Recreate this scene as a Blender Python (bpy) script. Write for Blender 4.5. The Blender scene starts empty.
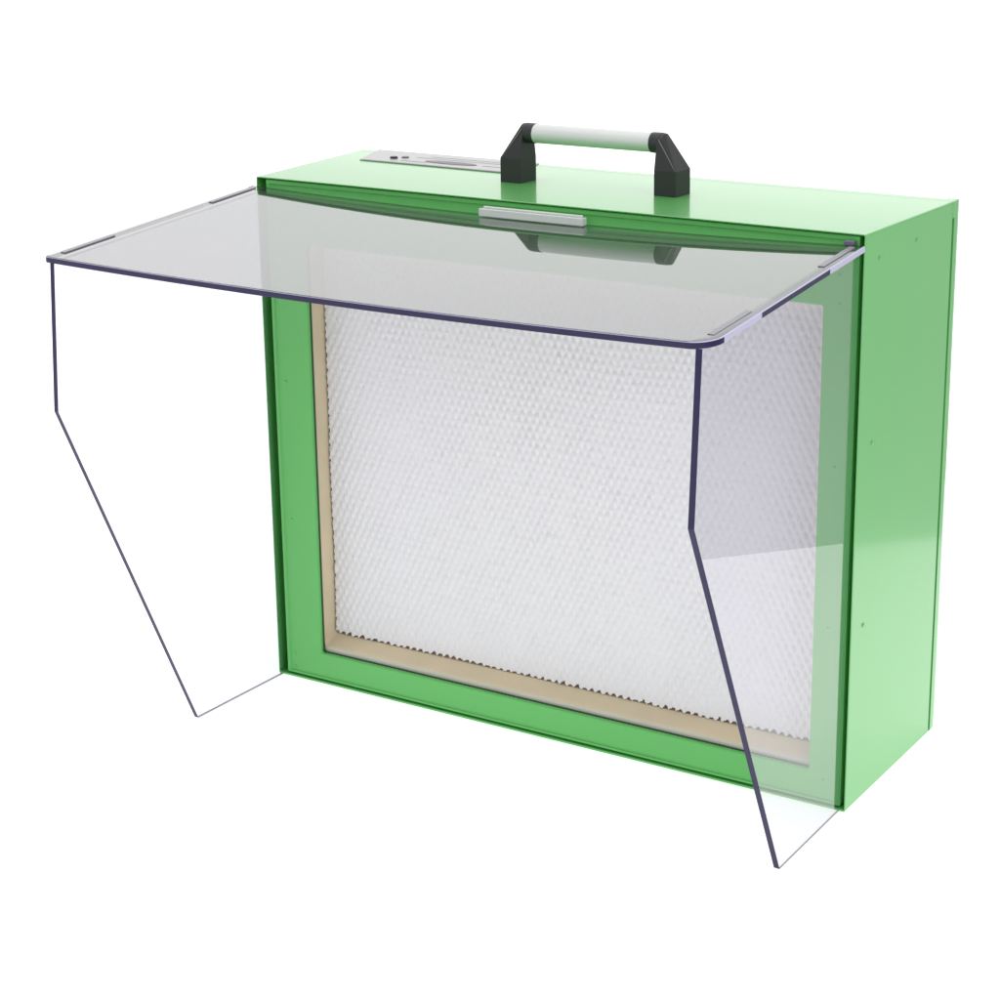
import bpy, bmesh, math, random
import numpy as np
from mathutils import Vector, Matrix, noise
S = bpy.context.scene
C = S.collection
random.seed(3)
# ------------------------------------------------------------------ camera
cam_d = bpy.data.cameras.new("camera")
cam = bpy.data.objects.new("camera", cam_d); C.objects.link(cam)
rt = Vector((0.8643048, 0.50296691, 0.00122364)); up = Vector((-0.13864429, 0.23590814, 0.96183424)); fw = Vector((-0.48348213, 0.83148761, -0.27363003))
m = Matrix((rt, up, -fw)).transposed().to_4x4(); m.translation = Vector((1.23683, -1.46498, 0.77974))
cam.matrix_world = m
cam_d.sensor_width = 36; cam_d.lens = 36 * 2009.738 / 1000
cam_d.shift_x = -0.10921; cam_d.shift_y = -0.05794
cam_d.clip_start = 0.05; cam_d.clip_end = 100
S.camera = cam
# ------------------------------------------------------------------ world + light
W = bpy.data.worlds.new("World"); S.world = W; W.use_nodes = True
nt = W.node_tree; bg = nt.nodes['Background']
tc = nt.nodes.new('ShaderNodeTexCoord'); sp = nt.nodes.new('ShaderNodeSeparateXYZ')
nt.links.new(tc.outputs['Generated'], sp.inputs[0])
rp = nt.nodes.new('ShaderNodeValToRGB')
mr = nt.nodes.new('ShaderNodeMapRange'); mr.inputs[1].default_value = -1; mr.inputs[2].default_value = 1
nt.links.new(sp.outputs['Z'], mr.inputs[0]); nt.links.new(mr.outputs[0], rp.inputs[0])
e = rp.color_ramp.elements
e[0].position = 0.0; e[0].color = (.22, .22, .22, 1)
e[1].position = 1.0; e[1].color = (1.0, 1.0, 1.0, 1)
for p_, c_ in ((.47, .30), (.52, .42), (.575, .50), (.64, .86), (.72, .80)):
    k = e.new(p_); k.color = (c_, c_, c_, 1)
# the studio is brightest behind and to the left of the bench
dp = nt.nodes.new('ShaderNodeVectorMath'); dp.operation = 'DOT_PRODUCT'; dp.inputs[1].default_value = (-.58, .76, .29)
nt.links.new(tc.outputs['Generated'], dp.inputs[0])
gm = nt.nodes.new('ShaderNodeMapRange'); gm.interpolation_type = 'SMOOTHSTEP'
gm.inputs[1].default_value = .55; gm.inputs[2].default_value = .93; gm.inputs[3].default_value = 1.0; gm.inputs[4].default_value = 1.85
nt.links.new(dp.outputs['Value'], gm.inputs[0])
nt.links.new(rp.outputs[0], bg.inputs[0]); nt.links.new(gm.outputs[0], bg.inputs[1])

def area(name, loc, target, sx, sy, power, col=(1, 1, 1)):
    l = bpy.data.lights.new(name, 'AREA'); l.shape = 'RECTANGLE'; l.size = sx; l.size_y = sy; l.energy = power; l.color = col
    o = bpy.data.objects.new(name, l); C.objects.link(o); o.location = loc
    o.rotation_euler = (Vector(target) - Vector(loc)).to_track_quat('-Z', 'Y').to_euler()
    return o
area("softbox_overhead", (0.2, -0.5, 2.4), (0.3, 0.0, 0.2), 2.0, 1.6, 10)
area("fill_front", (-1.0, -2.6, 1.3), (0.3, 0.0, 0.25), 1.6, 1.4, 4)  # unseen fill added to lift the cabinet front
area("fill_right", (2.9, -1.2, 1.5), (0.6, 0.1, 0.25), 1.2, 1.2, 13)  # unseen fill added to brighten the right side of the box
S.view_settings.view_transform = 'Standard'; S.view_settings.look = 'None'
S.view_settings.exposure = 0; S.view_settings.gamma = 1
S.render.engine = 'CYCLES'
S.cycles.max_bounces = 12; S.cycles.transparent_max_bounces = 24; S.cycles.glossy_bounces = 6
S.cycles.caustics_reflective = False; S.cycles.caustics_refractive = False

# ------------------------------------------------------------------ materials
def mat(name, col, rough=.5, spec=.5, metal=0, coat=0, coat_r=.05, bump=None, var=None, emit=0):
    m = bpy.data.materials.new(name); m.use_nodes = True; n = m.node_tree; b = n.nodes['Principled BSDF']
    b.inputs['Base Color'].default_value = (*col, 1); b.inputs['Roughness'].default_value = rough
    b.inputs['Specular IOR Level'].default_value = spec; b.inputs['Metallic'].default_value = metal
    b.inputs['Coat Weight'].default_value = coat; b.inputs['Coat Roughness'].default_value = coat_r
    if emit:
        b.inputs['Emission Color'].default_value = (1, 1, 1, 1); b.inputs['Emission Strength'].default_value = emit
    t = n.nodes.new('ShaderNodeTexCoord')
    if var:
        nz = n.nodes.new('ShaderNodeTexNoise'); nz.inputs['Scale'].default_value = var[0]; nz.inputs['Detail'].default_value = 4
        mx = n.nodes.new('ShaderNodeMix'); mx.data_type = 'RGBA'
        mx.inputs[6].default_value = (*[c * (1 - var[1]) for c in col], 1); mx.inputs[7].default_value = (*[min(1, c * (1 + var[1])) for c in col], 1)
        n.links.new(t.outputs['Object'], nz.inputs['Vector']); n.links.new(nz.outputs['Fac'], mx.inputs[0]); n.links.new(mx.outputs[2], b.inputs['Base Color'])
    if bump:
        nz = n.nodes.new('ShaderNodeTexNoise'); nz.inputs['Scale'].default_value = bump[0]; nz.inputs['Detail'].default_value = 3
        bp = n.nodes.new('ShaderNodeBump'); bp.inputs['Strength'].default_value = bump[1]; bp.inputs['Distance'].default_value = bump[2]
        n.links.new(t.outputs['Object'], nz.inputs['Vector']); n.links.new(nz.outputs['Fac'], bp.inputs['Height'])
        n.links.new(bp.outputs[0], b.inputs['Normal']); n.links.new(bp.outputs[0], b.inputs['Coat Normal'])
    return m

def clear(name, tint, ior, haze=0.0, haze_col=(.8, .8, .85), gloss=0.0, slab=0):
    """clear plastic sheet: transparent body, fresnel reflection on both faces, a little surface haze"""
    m = bpy.data.materials.new(name); m.use_nodes = True; n = m.node_tree; n.nodes.clear()
    out = n.nodes.new('ShaderNodeOutputMaterial'); tr = n.nodes.new('ShaderNodeBsdfTransparent'); tr.inputs[0].default_value = (*tint, 1)
    gl = n.nodes.new('ShaderNodeBsdfGlossy'); gl.inputs['Roughness'].default_value = gloss
    ge = n.nodes.new('ShaderNodeNewGeometry'); io = n.nodes.new('ShaderNodeMapRange')
    io.inputs[3].default_value = ior; io.inputs[4].default_value = 1 / ior
    fr = n.nodes.new('ShaderNodeFresnel'); mx = n.nodes.new('ShaderNodeMixShader')
    n.links.new(ge.outputs['Backfacing'], io.inputs[0]); n.links.new(io.outputs[0], fr.inputs['IOR'])
    df = n.nodes.new('ShaderNodeBsdfDiffuse'); df.inputs[0].default_value = (*haze_col, 1)
    mh = n.nodes.new('ShaderNodeMixShader'); mh.inputs[0].default_value = haze
    n.links.new(tr.outputs[0], mh.inputs[1]); n.links.new(df.outputs[0], mh.inputs[2])
    if slab == 1:      # both surfaces of a thin sheet in one: 2F / (1 + F)
        a = n.nodes.new('ShaderNodeMath'); a.operation = 'ADD'; a.inputs[1].default_value = 1
        d = n.nodes.new('ShaderNodeMath'); d.operation = 'DIVIDE'; k = n.nodes.new('ShaderNodeMath'); k.operation = 'MULTIPLY'; k.inputs[1].default_value = 2
        n.links.new(fr.outputs[0], a.inputs[0]); n.links.new(fr.outputs[0], k.inputs[0]); n.links.new(k.outputs[0], d.inputs[0]); n.links.new(a.outputs[0], d.inputs[1])
        n.links.new(d.outputs[0], mx.inputs[0])
    elif slab == 2: mx.inputs[0].default_value = 0
    else: n.links.new(fr.outputs[0], mx.inputs[0])
    n.links.new(mh.outputs[0], mx.inputs[1]); n.links.new(gl.outputs[0], mx.inputs[2])
    n.links.new(mx.outputs[0], out.inputs[0])
    return m

GREEN = (.108, .465, .108)
M = dict(
    green=mat('green_powder_coat', GREEN, .45, .3, coat=1.0, coat_r=.11, bump=(900, .05, .0002), var=(6, .03)),
    panel=mat('green_frame_paint', GREEN, .5, .35, coat=.35, coat_r=.12, bump=(900, .06, .0002), var=(6, .03)),
    dark=mat('shaded_slot_green', (.05, .20, .065), .8, .1),  # slot shade put into the colour, a darker cabinet green
    gap_shade=mat('dark_gap_shade', (.045, .10, .055), .7, .2),
    white=mat('filter_media', (.76, .76, .775), .9, .05, bump=(1500, .25, .0004), var=(25, .02)),
    slit=mat('slit_shadow_gap', (.012, .03, .014), .8, .1),
    rim=mat('pale_filter_rim', (.60, .60, .50), .6, .3, var=(30, .08)),
    glue=mat('dark_glue_line', (.62, .50, .33), .8, .1),
    beige=mat('beige_filter_frame', (.70, .60, .42), .75, .15, bump=(500, .2, .0004), var=(18, .12)),
    black=mat('black_plastic', (.024, .025, .027), .42, .4, bump=(1400, .15, .0002)),
    ridge=mat('ridge_highlight', (.17, .17, .175), .35, .5),  # lighter grey that paints a highlight on the leg crease
    alu=mat('satin_aluminium', (.66, .67, .665), .4, .4, metal=.2),
    plate=mat('brushed_plate', (.38, .38, .38), .3, .6, metal=.5, var=(30, .05)),
    platedark=mat('plate_print', (.20, .19, .20), .5, .3),
    plategrey=mat('plate_line', (.40, .41, .41), .5, .3),
    socket=mat('black_socket', (.015, .02, .015), .4, .4),
    steel=mat('painted_screw', (.14, .48, .15), .4, .5, coat=.3),
    navy=mat('tinted_sheet_edge', (.016, .012, .058), .25, .3, bump=(120, .2, .0004), var=(40, .25)),
    edgegrey=mat('smoky_sheet_edge', (.13, .13, .18), .3, .4),
    lilac=mat('polished_edge_glow', (.50, .49, .66), .2, .4),  # pale glow of the polished sheet edges put into the colour
    tenon=mat('sawn_sheet_end', (.24, .23, .27), .35, .4),
    table=mat('glowing_white_sweep', (.85, .85, .85), .9, .0, emit=.67),  # sweep is no lamp: glow added to wash out contact shadows
    room=mat('grey_floor', (.58, .58, .59), .7, .2, var=(2, .1)),
    lidclear=clear('clear_sheet_top', (.46, .46, .475), 1.5, .09, (.62, .64, .65), slab=1),
    lidunder=clear('clear_sheet_top_under', (.46, .46, .475), 1.5, .08, (.62, .64, .65), slab=2),
    sideclear=clear('clear_sheet_side', (.93, .922, .955), 1.5, .02, (.6, .58, .72), slab=1),
    sideunder=clear('clear_sheet_side_under', (.93, .922, .955), 1.5, .02, (.6, .58, .72), slab=2),
    barclear=clear('clear_bar', (.95, .97, .97), 1.5, .55, (.95, .96, .96), .1),
)

# ------------------------------------------------------------------ helpers
def link(name, me, mats, parent=None, smooth=False):
    o = bpy.data.objects.new(name, me); C.objects.link(o)
    for x in (mats if isinstance(mats, (list, tuple)) else [mats]): me.materials.append(M[x])
    if smooth:
        for f in me.polygons: f.use_smooth = True
    if parent: o.parent = parent
    return o
def fin(name, bm, mats, parent=None, smooth=False, bevel=0, seg=2):
    bmesh.ops.recalc_face_normals(bm, faces=bm.faces)
    me = bpy.data.meshes.new(name); bm.to_mesh(me); bm.free()
    o = link(name, me, mats, parent, smooth)
    if bevel:
        b = o.modifiers.new('bevel', 'BEVEL'); b.width = bevel; b.segments = seg; b.limit_method = 'ANGLE'; b.angle_limit = math.radians(35)
        b.harden_normals = True
    return o
def box(bm, x0, x1, y0, y1, z0, z1, mi=0):
    v = [bm.verts.new((x, y, z)) for x in (x0, x1) for y in (y0, y1) for z in (z0, z1)]
    for q in ((0, 1, 3, 2), (4, 6, 7, 5), (0, 4, 5, 1), (2, 3, 7, 6), (0, 2, 6, 4), (1, 5, 7, 3)):
        bm.faces.new([v[i] for i in q]).material_index = mi
def cyl(bm, p0, p1, r0, r1=None, n=32, mi=0):
    r1 = r0 if r1 is None else r1
    p0 = Vector(p0); p1 = Vector(p1); d = (p1 - p0).normalized(); a = d.orthogonal().normalized(); b = d.cross(a)
    R0 = []; R1 = []
    for i in range(n):
        t = 2 * math.pi * i / n; w = a * math.cos(t) + b * math.sin(t)
        R0.append(bm.verts.new(p0 + w * r0)); R1.append(bm.verts.new(p1 + w * r1))
    for i in range(n):
        j = (i + 1) % n; f = bm.faces.new((R0[i], R0[j], R1[j], R1[i])); f.material_index = mi; f.smooth = True
    bm.faces.new(R0[::-1]).material_index = mi; bm.faces.new(R1).material_index = mi
def rrect(x0, x1, z0, z1, r, n=5):
    pts = []
    for cx, cz, a0 in ((x1 - r, z1 - r, 0), (x0 + r, z1 - r, 90), (x0 + r, z0 + r, 180), (x1 - r, z0 + r, 270)):
        for i in range(n + 1):
            a = math.radians(a0 + 90 * i / n); pts.append((cx + r * math.cos(a), cz + r * math.sin(a)))
    return pts
def ring(bm, outer, inner, y0, y1, mi=0, ch=0.0):
    """hollow frame between two matching outlines; front edges may be chamfered"""
    n = len(outer)
    V = lambda pts, y: [bm.verts.new((x, y, z)) for x, z in pts]
    a, b, c, d = V(outer, y0), V(outer, y1), V(inner, y0), V(inner, y1)
    for i in range(n):
        j = (i + 1) % n
        for q in ((a[i], a[j], b[j], b[i]), (c[j], c[i], d[i], d[j]), (a[j], a[i], c[i], c[j]), (b[i], b[j], d[j], d[i])):
            bm.faces.new(q).material_index = mi

W_, H_, D_ = .62, .5023, .2085
Y1 = .1925
# ------------------------------------------------------------------ setting: white sweep on a bench, grey floor past its right edge
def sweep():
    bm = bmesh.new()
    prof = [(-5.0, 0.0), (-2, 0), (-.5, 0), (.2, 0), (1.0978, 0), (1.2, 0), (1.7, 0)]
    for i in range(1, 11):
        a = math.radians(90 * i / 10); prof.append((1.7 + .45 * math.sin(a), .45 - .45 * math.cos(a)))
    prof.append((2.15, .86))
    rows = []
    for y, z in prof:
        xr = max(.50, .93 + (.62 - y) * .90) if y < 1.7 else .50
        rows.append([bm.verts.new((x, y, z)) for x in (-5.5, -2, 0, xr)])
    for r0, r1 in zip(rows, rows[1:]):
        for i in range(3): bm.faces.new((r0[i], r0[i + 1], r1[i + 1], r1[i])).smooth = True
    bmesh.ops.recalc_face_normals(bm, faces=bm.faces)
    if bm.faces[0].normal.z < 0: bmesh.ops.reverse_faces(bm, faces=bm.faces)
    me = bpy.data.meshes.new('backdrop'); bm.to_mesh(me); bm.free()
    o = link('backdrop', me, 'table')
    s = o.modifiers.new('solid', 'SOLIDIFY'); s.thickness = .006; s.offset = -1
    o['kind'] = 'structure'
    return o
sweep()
bm = bmesh.new(); box(bm, -9, 9, -9, 9, -.03, -.012)
g = fin('floor', bm, 'room'); g['kind'] = 'structure'

# ------------------------------------------------------------------ the cabinet
root = bpy.data.objects.new('filter_cabinet', None); C.objects.link(root)
root['label'] = 'bright green portable filter cabinet with clear hood and black and silver carry handle'
root['category'] = 'filter cabinet'

FL = .030 / D_                                   # the left side runs slightly outwards to the rear
def flare(o):
    for v in o.data.vertices:
        t = max(0, 1 - v.co.x / W_)
        v.co.x -= FL * max(0, v.co.y) * t ** 1.0
# shell: folded sheet running round the box
bm = bmesh.new()
O = rrect(0, W_, 0, H_, .0018); I = rrect(.0012, W_ - .0012, .0021, H_ - .0012, .0006)
ring(bm, O, I, 0, Y1)
sh = fin('cabinet_shell', bm, 'green', root, bevel=.0005, seg=2); flare(sh)
# joint + rear cover
bm = bmesh.new()
cut = .4875
n = 5
def u_top(o0, t, r):
    pts = [(0 + o0, cut)]
    for cx, cz, a0 in ((r + o0, H_ - r - o0, 180), ):
        for i in range(n + 1):
            a = math.radians(180 - 90 * i / n); pts.append((cx + r * math.cos(a), cz + r * math.sin(a)))
    for i in range(n + 1):
        a = math.radians(90 - 90 * i / n); pts.append((W_ - o0 - r + r * math.cos(a), H_ - r - o0 + r * math.sin(a)))
    pts.append((W_ - o0, cut)); return pts
uo, ui = u_top(0, 0, .0018), u_top(.0012, 0, .0006)
A = [[bm.verts.new((x, y, z)) for x, z in pts] for pts, y in ((uo, Y1), (uo, Y1 + .0042), (ui, Y1), (ui, Y1 + .0042))]
for i in range(len(uo) - 1):
    bm.faces.new((A[0][i], A[0][i + 1], A[1][i + 1], A[1][i])); bm.faces.new((A[2][i + 1], A[2][i], A[3][i], A[3][i + 1]))
O2 = rrect(0, W_, .0, H_, .0018)
V0 = [bm.verts.new((x, Y1 + .0042, z)) for x, z in O2]
def rear(pts, zmin, y): return [bm.verts.new((x, y, max(z, zmin))) for x, z in pts]
V1 = rear(O2, .0, D_ - .004); 
O3 = rrect(.0008, W_ - .0008, .004, H_ - .0006, .002); V2 = [bm.verts.new((x, D_, z)) for x, z in O3]
k = len(O2)
for a, b in ((V0, V1), (V1, V2)):
    for i in range(k): bm.faces.new((a[i], a[(i + 1) % k], b[(i + 1) % k], b[i]))
bm.faces.new(V2); bm.faces.new(V0[::-1])
rc = fin('rear_cover', bm, 'green', root); flare(rc)
# thin grey seam strip at the back edge of the rear cover
bm = bmesh.new()
box(bm, W_ - .012, W_ - .0010, D_ + .0003, D_ + .0014, .012, H_ - .0004)
o = fin('edge_trim', bm, 'plategrey', root, bevel=.0004)
# added block closing the gaps; its near-black paints the shade in the seam slit
bm = bmesh.new(); box(bm, .0022, W_ - .0022, .055, .190, .0022, H_ - .0022)
o = fin('inner_box', bm, 'slit', root); flare(o)

# front frame (green) with the opening
FX0, FX1, FZ0, FZ1 = .0100, .6142, .0036, .5002
OX0, OX1, OZ0, OZ1 = .0528, .5835, .0312, .4405
bm = bmesh.new()
prof = [ # outline, y : from back outside to front to back inside
    (rrect(FX0, FX1, FZ0, FZ1, .001), .020),
    (rrect(FX0, FX1, FZ0, FZ1, .001), .0022),
    (rrect(FX0 + .0008, FX1 - .0008, FZ0 + .0008, FZ1 - .0008, .001), .0012),
    (rrect(FX0 + .0036, FX1 - .0036, FZ0 + .0024, FZ1 - .0036, .001), .0012),
    (rrect(FX0 + .0046, FX1 - .0046, FZ0 + .0034, FZ1 - .0046, .001), .0026),
    (rrect(OX0 - .0016, OX1 + .0016, OZ0 - .0016, OZ1 + .0016, .0034), .0026),
    (rrect(OX0 - .0006, OX1 + .0006, OZ0 - .0006, OZ1 + .0006, .0026), .0030),
    (rrect(OX0, OX1, OZ0, OZ1, .0022), .0040),
    (rrect(OX0, OX1, OZ0, OZ1, .0022), .0060)]
Rg = [[bm.verts.new((x, y, z)) for x, z in pts] for pts, y in prof]
for a, b in zip(Rg, Rg[1:]):
    for i in range(len(a)): bm.faces.new((a[i], a[(i + 1) % len(a)], b[(i + 1) % len(a)], b[i]))
ff = fin('front_frame', bm, 'panel', root)
# slot walls left and right of the frame, where the clear sides plug in
bm = bmesh.new(); ring(bm, rrect(.0015, W_ - .0015, .0023, H_ - .0015, .0005), rrect(FX0 + .0002, FX1 - .0002, FZ0 + .0002, FZ1 - .0002, .0008), .022, .030)
fin('slot_back', bm, 'dark', root)
# gasket (added dark strip: shade of the gap behind the opening, as colour)
bm = bmesh.new(); ring(bm, rrect(OX0 - .012, OX1 + .012, OZ0 - .012, OZ1 + .012, .002), rrect(OX0 + .0004, OX1 - .0004, OZ0 + .0004, OZ1 - .0004, .003), .0066, .0085)
fin('gap_shade', bm, 'gap_shade', root)

# ------------------------------------------------------------------ filter
filt = bpy.data.objects.new('filter', None); C.objects.link(filt); filt.parent = root
bm = bmesh.new()
FY = .0095; MY = .0285
fo = rrect(OX0 - .016, OX1 + .016, OZ0 - .016, OZ1 + .016, .004)
rim0 = rrect(OX0 - .003, OX1 + .003, OZ0 + .0025, OZ1 + .003, .005)
rim1 = rrect(OX0 - .0015, OX1 + .001, OZ0 + .0048, OZ1 + .0015, .005)
inn = rrect(OX0 - .0012, OX1 + .001, OZ0 + .0065, OZ1 + .001, .004)
prof = [(fo, FY + .0003), (rim0, FY), (rim1, FY + .0004), (inn, FY + .003), (rrect(OX0 - .0012, OX1 + .001, OZ0 + .0132, OZ1 + .001, .004), MY - .0012), (rrect(OX0 - .0012, OX1 + .001, OZ0 + .0132, OZ1 + .001, .004), MY + .014)]
Rg = [[bm.verts.new((x, y, z)) for x, z in pts] for pts, y in prof]
for kk, (a, b) in enumerate(zip(Rg, Rg[1:])):
    for i in range(len(a)): bm.faces.new((a[i], a[(i + 1) % len(a)], b[(i + 1) % len(a)], b[i])).material_index = 1 if kk < 2 else 0
fin('filter_frame', bm, ['beige', 'rim'], filt)
# corrugated media: a real height field of upright lozenges with a toothed outline
dx = .0011
mx0, mx1, mz0, mz1 = OX0 - .0011, OX1 + .0008, OZ0 + .0128, OZ1
nx = int((mx1 - mx0) / dx); nz = int((mz1 - mz0) / dx)
X, Z = np.meshgrid(np.linspace(mx0, mx1, nx), np.linspace(mz0, mz1, nz))
rng = np.random.default_rng(5)
def smooth_noise(s):
    gx, gz = int((mx1 - mx0) / s) + 3, int((mz1 - mz0) / s) + 3
    G = rng.standard_normal((gz, gx)); u = (X - mx0) / s; v = (Z - mz0) / s
    i = u.astype(int); j = v.astype(int); a = u - i; b = v - j; a = a * a * (3 - 2 * a); b = b * b * (3 - 2 * b)
    return (G[j, i] * (1 - a) + G[j, i + 1] * a) * (1 - b) + (G[j + 1, i] * (1 - a) + G[j + 1, i + 1] * a) * b
PX, PZ = .0078, .0150
wx = X + .0005 * smooth_noise(.07); wz = Z + .0010 * smooth_noise(.08)
u = math.pi * (wx / PX + wz / PZ); v = math.pi * (wx / PX - wz / PZ)
cell = rng.standard_normal((400, 400)); ci = np.floor(u / math.pi).astype(int) % 400; cj = np.floor(v / math.pi).astype(int) % 400
hgt = (np.abs(np.sin(u)) * np.abs(np.sin(v))) ** .9 * (.0018 + .00030 * cell[ci, cj] + .0002 * smooth_noise(.03))
flat = np.clip(.82 + .22 * smooth_noise(.09), .5, 1.1)
Y = MY - hgt * flat + .0004 * smooth_noise(.08) + .00012 * rng.standard_normal(X.shape)
verts = np.stack([X, Y, Z], -1).reshape(-1, 3)
idx = np.arange(nx * nz).reshape(nz, nx)
q = np.stack([idx[:-1, :-1], idx[:-1, 1:], idx[1:, 1:], idx[1:, :-1]], -1).reshape(-1, 4)
tooth = np.abs(((X / PX) % 1) - .5) * 2
amp = .0036 * (.75 + .35 * np.clip(smooth_noise(.006), -1, 1))
tz = np.abs(((Z / (PZ / 2)) % 1) - .5) * 2
keep = (Z > mz0 + amp * tooth) & (X > mx0 + .0016 * tz)
kq = keep.reshape(-1)[q].all(1); q = q[kq]
me = bpy.data.meshes.new('pleated_media')
me.vertices.add(len(verts)); me.vertices.foreach_set('co', verts.astype(np.float32).ravel())
me.loops.add(len(q) * 4); me.loops.foreach_set('vertex_index', q.astype(np.int32).ravel())
me.polygons.add(len(q)); me.polygons.foreach_set('loop_start', np.arange(0, len(q) * 4, 4, dtype=np.int32))
me.polygons.foreach_set('use_smooth', np.ones(len(q), dtype=bool))
me.update(); me.validate()
bmx = bmesh.new(); bmx.from_mesh(me); bmesh.ops.delete(bmx, geom=[w for w in bmx.verts if not w.link_faces], context='VERTS'); bmx.to_mesh(me); bmx.free()
link('pleated_media', me, 'white', filt)
bm = bmesh.new(); box(bm, OX0 - .0008, OX1 + .0006, MY + .0045, MY + .012, OZ0 + .0068, OZ1 + .0006)
fin('filter_backing', bm, 'glue', filt)

# ------------------------------------------------------------------ hood: lid sheet and two side sheets
LY = -.2701; TH = .0052; LX0, LX1 = -.0056, .6256
def lid_z(x, y):
    t = max(0.0, min(1.0, -y / .27))
    base = .4935 - .0242 * t
    s = (x - .31) / .3156
    return base - (.0042 * t + .0055 * (1 - t)) * (1 - s * s)
TEN = ((-.2560, -.1960), (-.0690, -.0080))
def lid_grid():
    """lid built as a clean grid (two smooth surfaces) with rounded front corners"""
    bm = bmesh.new(); NX, NY = 64, 30
    def xr(y):
        r, x1 = .020, LX1 - .0056 * max(0, 1 + y / .27)
        d = LY + r - y
        return x1 - (r - math.sqrt(max(0, r * r - d * d))) if d > 0 else x1
    def xl(y):
        r = .005; d = LY + r - y
        return LX0 + (r - math.sqrt(max(0, r * r - d * d))) if d > 0 else LX0
    ys = [LY + .020 * (1 - math.cos(math.radians(90 * i / 9))) for i in range(10)]
    ys += [TEN[0][1] + .006, -.15, -.11, -.09, TEN[1][0], -.045, -.03, -.015, -.0006]
    extra = [-.235, -.22]
    ys = sorted(set([round(y, 6) for y in ys + extra]))
    def layer(dz, ins):
        rows = []
        for k, y in enumerate(ys):
            yy = y
            if k == 0: yy = y + ins
            a, b = xl(y) + ins, xr(y) - ins
            rows.append([bm.verts.new((a + (b - a) * i / NX, yy, lid_z(a + (b - a) * i / NX, yy) + dz)) for i in range(NX + 1)])
        return rows
    T, B = layer(0, .0011), layer(-TH, .0005)
    To, Bo = None, None
    def loop(R): return R[0][:-1] + [r[-1] for r in R][:-1] + R[-1][::-1][:-1] + [r[0] for r in R][::-1][:-1]
    for R, flip in ((T, 0), (B, 1)):
        for a, b in zip(R, R[1:]):
            for i in range(NX):
                f = bm.faces.new((a[i], a[i + 1], b[i + 1], b[i]) if not flip else (a[i], b[i], b[i + 1], a[i + 1])); f.smooth = True; f.material_index = 3 if flip else 0
    def layer_loop(dz):
        P = []
        R = []
        for k, y in enumerate(ys):
            a, b = xl(y), xr(y); R.append([(a + (b - a) * i / NX, y) for i in range(NX + 1)])
        return [bm.verts.new((x, y, lid_z(x, y) + dz)) for x, y in loop(R)]
    lt, lo, hi, lb = loop(T), layer_loop(-.0007), layer_loop(-TH + .0005), loop(B)
    n = len(lt)
    for i in range(n):
        j = (i + 1) % n
        mid = (lo[i].co + lo[j].co) / 2; clearseg = False
        if mid.y > -.002: bm.faces.new((lt[i], lt[j], lo[j], lo[i])).material_index = 3; bm.faces.new((lo[i], lo[j], hi[j], hi[i])).material_index = 3; bm.faces.new((hi[i], hi[j], lb[j], lb[i])).material_index = 3; continue
        if mid.x > LX1 - .008 or mid.x < LX0 + .003:
            clearseg = (-.2500 < mid.y < TEN[0][1] + .006) or mid.y > TEN[1][0]
        bm.faces.new((lt[i], lt[j], lo[j], lo[i])).material_index = 2
        bm.faces.new((lo[i], lo[j], hi[j], hi[i])).material_index = 2 if clearseg else 1
        bm.faces.new((hi[i], hi[j], lb[j], lb[i])).material_index = 2 if clearseg else 1
    for w in bm.verts: w.co.y *= 1 + .020 * w.co.x / W_
    return bm
fin('hood_lid', lid_grid(), ['lidclear', 'navy', 'lilac', 'lidunder'], root)

def side(name, x0, x1, outline, mi_front, left):
    """outline in (y,z): listed clockwise; edge faces get the tinted edge material"""
    bm = bmesh.new(); n = len(outline)
    a = [bm.verts.new((x0, y, z)) for y, z in outline]; b = [bm.verts.new((x1, y, z)) for y, z in outline]
    bm.faces.new(a).material_index = 4; bm.faces.new(b[::-1]).material_index = 0
    for i in range(n):
        j = (i + 1) % n
        y = (outline[i][0] + outline[j][0]) / 2; z = (outline[i][1] + outline[j][1]) / 2
        k = 1
        if outline[i][1] < .01 and outline[j][1] < .01: k = 2
        if y > -.004: k = 4
        if z > .45: k = 3
        if k == 2:
            xs = x1 - (.0032 if left else .0017)
            c_, d_ = bm.verts.new((xs, *outline[i])), bm.verts.new((xs, *outline[j]))
            bm.faces.new((a[i], a[j], d_, c_)).material_index = 4
            bm.faces.new((c_, d_, b[j], b[i])).material_index = 2
            continue
        bm.faces.new((a[i], a[j], b[j], b[i])).material_index = k
    if not left:
        for w in bm.verts: w.co.x -= .0030 * (1 + w.co.y / .27)      # toes in slightly to meet the frame
    o = fin(name, bm, ['sideclear', 'navy', 'edgegrey', 'lilac', 'sideunder'], root)
    xm = (x0 + x1) / 2
    for (ya, yb) in TEN:
        bm = bmesh.new(); v = []
        for y in (ya, yb):
            zt = lid_z(xm, y)
            dx_ = 0 if left else .0030 * (1 + y / .27)
            v.append([bm.verts.new((x - dx_, y, z)) for x, z in ((x0, zt - .0002), (x1, zt - .0002), (x1, zt + .0009), (x0, zt + .0009))])
        for i in range(4):
            f = bm.faces.new((v[0][i], v[0][(i + 1) % 4], v[1][(i + 1) % 4], v[1][i])); f.material_index = 0
        bm.faces.new(v[0]); bm.faces.new(v[1][::-1])
        fin('tenon', bm, ['tenon'], o)
    return o
zt = lambda x, y: lid_z(x, y) - TH + .0002
side('side_shield', .0010, .0058, [(-.2690, zt(.003, -.266)), (-.2765, .345), (-.2770, .3374), (-.1278, .0006), (-.0004, .0006), (-.0004, zt(.003, 0))], 1, True)
side('side_shield', .6126, .6178, [(-.2735, zt(.615, -.266)), (-.2815, .345), (-.2822, .3366), (-.1216, .0006), (-.0004, .0006), (-.0004, zt(.615, 0))], 1, False)
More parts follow.
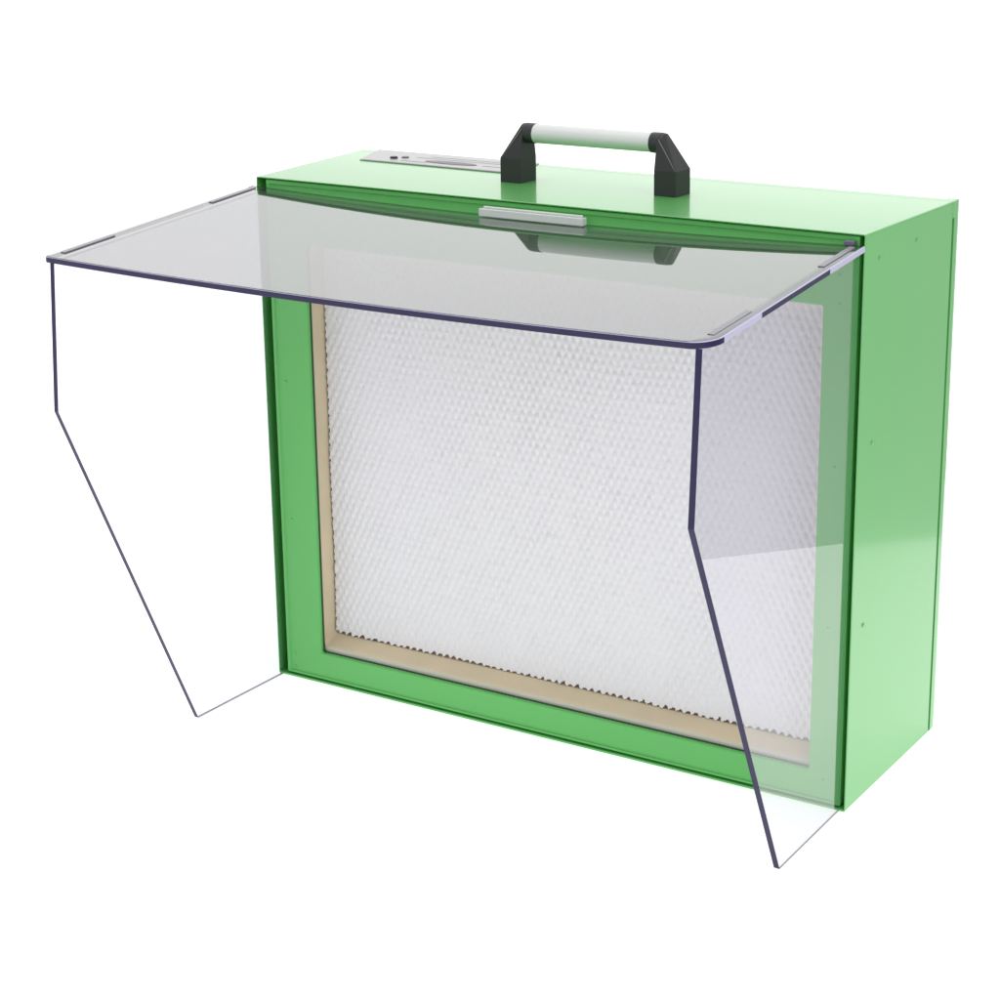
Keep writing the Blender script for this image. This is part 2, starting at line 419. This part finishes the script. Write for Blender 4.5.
# clear pull bar on the back edge of the lid
bm = bmesh.new()
zb = lid_z(.31, -.006)
box(bm, .2575, .3640, -.0098, -.0022, zb + .0003, zb + .0072)
box(bm, .2600, .3615, -.0060, -.0034, zb + .0072, zb + .0090)
fin('pull_bar', bm, 'barclear', root, bevel=.001, seg=3)
# small corner block where lid meets the cabinet at right
bm = bmesh.new(); z = lid_z(.612, -.004)
box(bm, .6035, .6125, -.006, .0010, z + .0002, z + .0045)
fin('corner_clip', bm, 'edgegrey', root, bevel=.0012, seg=2)

# ------------------------------------------------------------------ handle
hd = bpy.data.objects.new('handle', None); C.objects.link(hd); hd.parent = root; hd.location = (0, 0, 0)
def leg(sgn, xin):
    """xin: inner x of the leg, sgn +1 when the leg extends to +x from there"""
    Xc = lambda d: xin + sgn * d
    y0, y1 = .0875, .1145; ym = (y0 + y1) / 2; zc = .5475; R = .0094
    bm = bmesh.new(); P = []
    for d in (0, .0220):
        for y in (y0, y1):
            for z in (H_, H_ + .0225): P.append((Xc(d), y, z))
    for i in range(28):
        a = 2 * math.pi * i / 28; P.append((Xc(0), ym + R * math.cos(a), zc + R * math.sin(a)))
        P.append((Xc(.0045), ym + (R - .0010) * math.cos(a), zc + (R - .0006) * math.sin(a)))
    vs = [bm.verts.new(p) for p in P]
    bmesh.ops.convex_hull(bm, input=vs)
    bmesh.ops.delete(bm, geom=[v for v in bm.verts if not v.link_faces], context='VERTS')
    bmesh.ops.dissolve_limit(bm, angle_limit=math.radians(2), verts=bm.verts, edges=bm.edges)
    o = fin('handle_leg', bm, ['black', 'ridge'], hd, bevel=.0011, seg=3)
    bm = bmesh.new(); cyl(bm, (Xc(.001), ym, zc), (Xc(-.0088), ym, zc), R, R - .0002, 40)
    a_ = Vector((Xc(.0015), ym - R * .93, zc + R * .42)); b_ = Vector((Xc(.0213), y0 + .0004, H_ + .0225))
    cyl(bm, a_, b_, .00055, .00045, 8, 1)  # thin pale rod standing in for the highlight along the crease
    c = fin('temp', bm, 'black', None)
    # one mesh per leg: join hub geometry into the leg
    b2 = bmesh.new(); b2.from_mesh(o.data); b2.from_mesh(c.data); b2.to_mesh(o.data); b2.free(); bpy.data.objects.remove(c)
    return o
leg(-1, .2395); leg(1, .3795)
bm = bmesh.new(); cyl(bm, (.2475, .101, .5475), (.3712, .101, .5475), .0088, n=64)
fin('grip', bm, 'alu', hd, bevel=.0008)

# ------------------------------------------------------------------ control plate on the top, rear left
cp = bpy.data.objects.new('control_plate', None); C.objects.link(cp); cp.parent = root
def quad(bm, pts, z0, z1, mi=0):
    a = [bm.verts.new((x, y, z0)) for x, y in pts]; b = [bm.verts.new((x, y, z1)) for x, y in pts]; n_ = len(pts)
    bm.faces.new(a[::-1]).material_index = mi; bm.faces.new(b).material_index = mi
    for i in range(n_): bm.faces.new((a[i], a[(i + 1) % n_], b[(i + 1) % n_], b[i])).material_index = mi
bm = bmesh.new(); quad(bm, [(.018, .1370), (.208, .1350), (.185, .2070), (-.010, .2070)], H_ + .0001, H_ + .0010)
fin('plate', bm, 'plate', cp, bevel=.0003)
bm = bmesh.new(); quad(bm, [(.022, .1376), (.206, .1357), (.206, .1382), (.022, .1401)], H_ + .00105, H_ + .0012)
fin('plate_border', bm, 'plategrey', cp)
for cx, cy, r, h in ((.0425, .1610, .0042, .0028), (.0500, .1700, .0040, .0022)):
    bm = bmesh.new(); cyl(bm, (cx, cy, H_ + .0012), (cx, cy, H_ + h), r, r * .85, 24)
    fin('knob', bm, 'socket' if h > .0025 else 'platedark', cp, bevel=.0004)
bm = bmesh.new(); quad(bm, [(.112 + .030 * math.cos(math.radians(a)), .1600 + .0075 * math.sin(math.radians(a))) for a in range(0, 360, 12)], H_ + .0010, H_ + .0014)
fin('display_window', bm, 'platedark', cp)
for (xa, xb, ya, yb) in ((.058, .088, .150, .154), (.060, .185, .176, .1775), (.070, .180, .186, .1875), (.150, .190, .1590, .1602)):
    bm = bmesh.new(); quad(bm, [(xa, ya), (xb, ya), (xb, yb), (xa, yb)], H_ + .0010, H_ + .0012)
    fin('printed_line', bm, 'plategrey', cp)

# ------------------------------------------------------------------ screws and rivets
def screw(p, nrm, r, mt='steel'):
    p = Vector(p); nrm = Vector(nrm); bm = bmesh.new()
    a = nrm.orthogonal().normalized(); b = nrm.cross(a); rings = []
    for rr, hh in ((r, 0), (r, .0003), (r * .8, .0007), (r * .45, .0010)):
        rings.append([bm.verts.new(p + nrm * hh + (a * math.cos(t) + b * math.sin(t)) * rr) for t in [2 * math.pi * i / 16 for i in range(16)]])
    for A_, B_ in zip(rings, rings[1:]):
        for i in range(16): bm.faces.new((A_[i], A_[(i + 1) % 16], B_[(i + 1) % 16], B_[i])).smooth = True
    bm.faces.new(rings[-1]); bm.faces.new(rings[0][::-1])
    fin('screw', bm, mt, root)
for y, z in ((.110, .481), (.031, .4785), (.029, .3236), (.0246, .164)): screw((W_ + .0001, y, z), (1, 0, 0), .0020)
for x, z in ((.0227, .3055), (.0226, .1658), (.0195, .024), (.0190, .0105), (.0225, .443), (.5975, .4666), (.598, .4431), (.598, .3058), (.597, .1642), (.597, .024)):
    screw((x, .0026, z), (0, -1, 0), .0013)
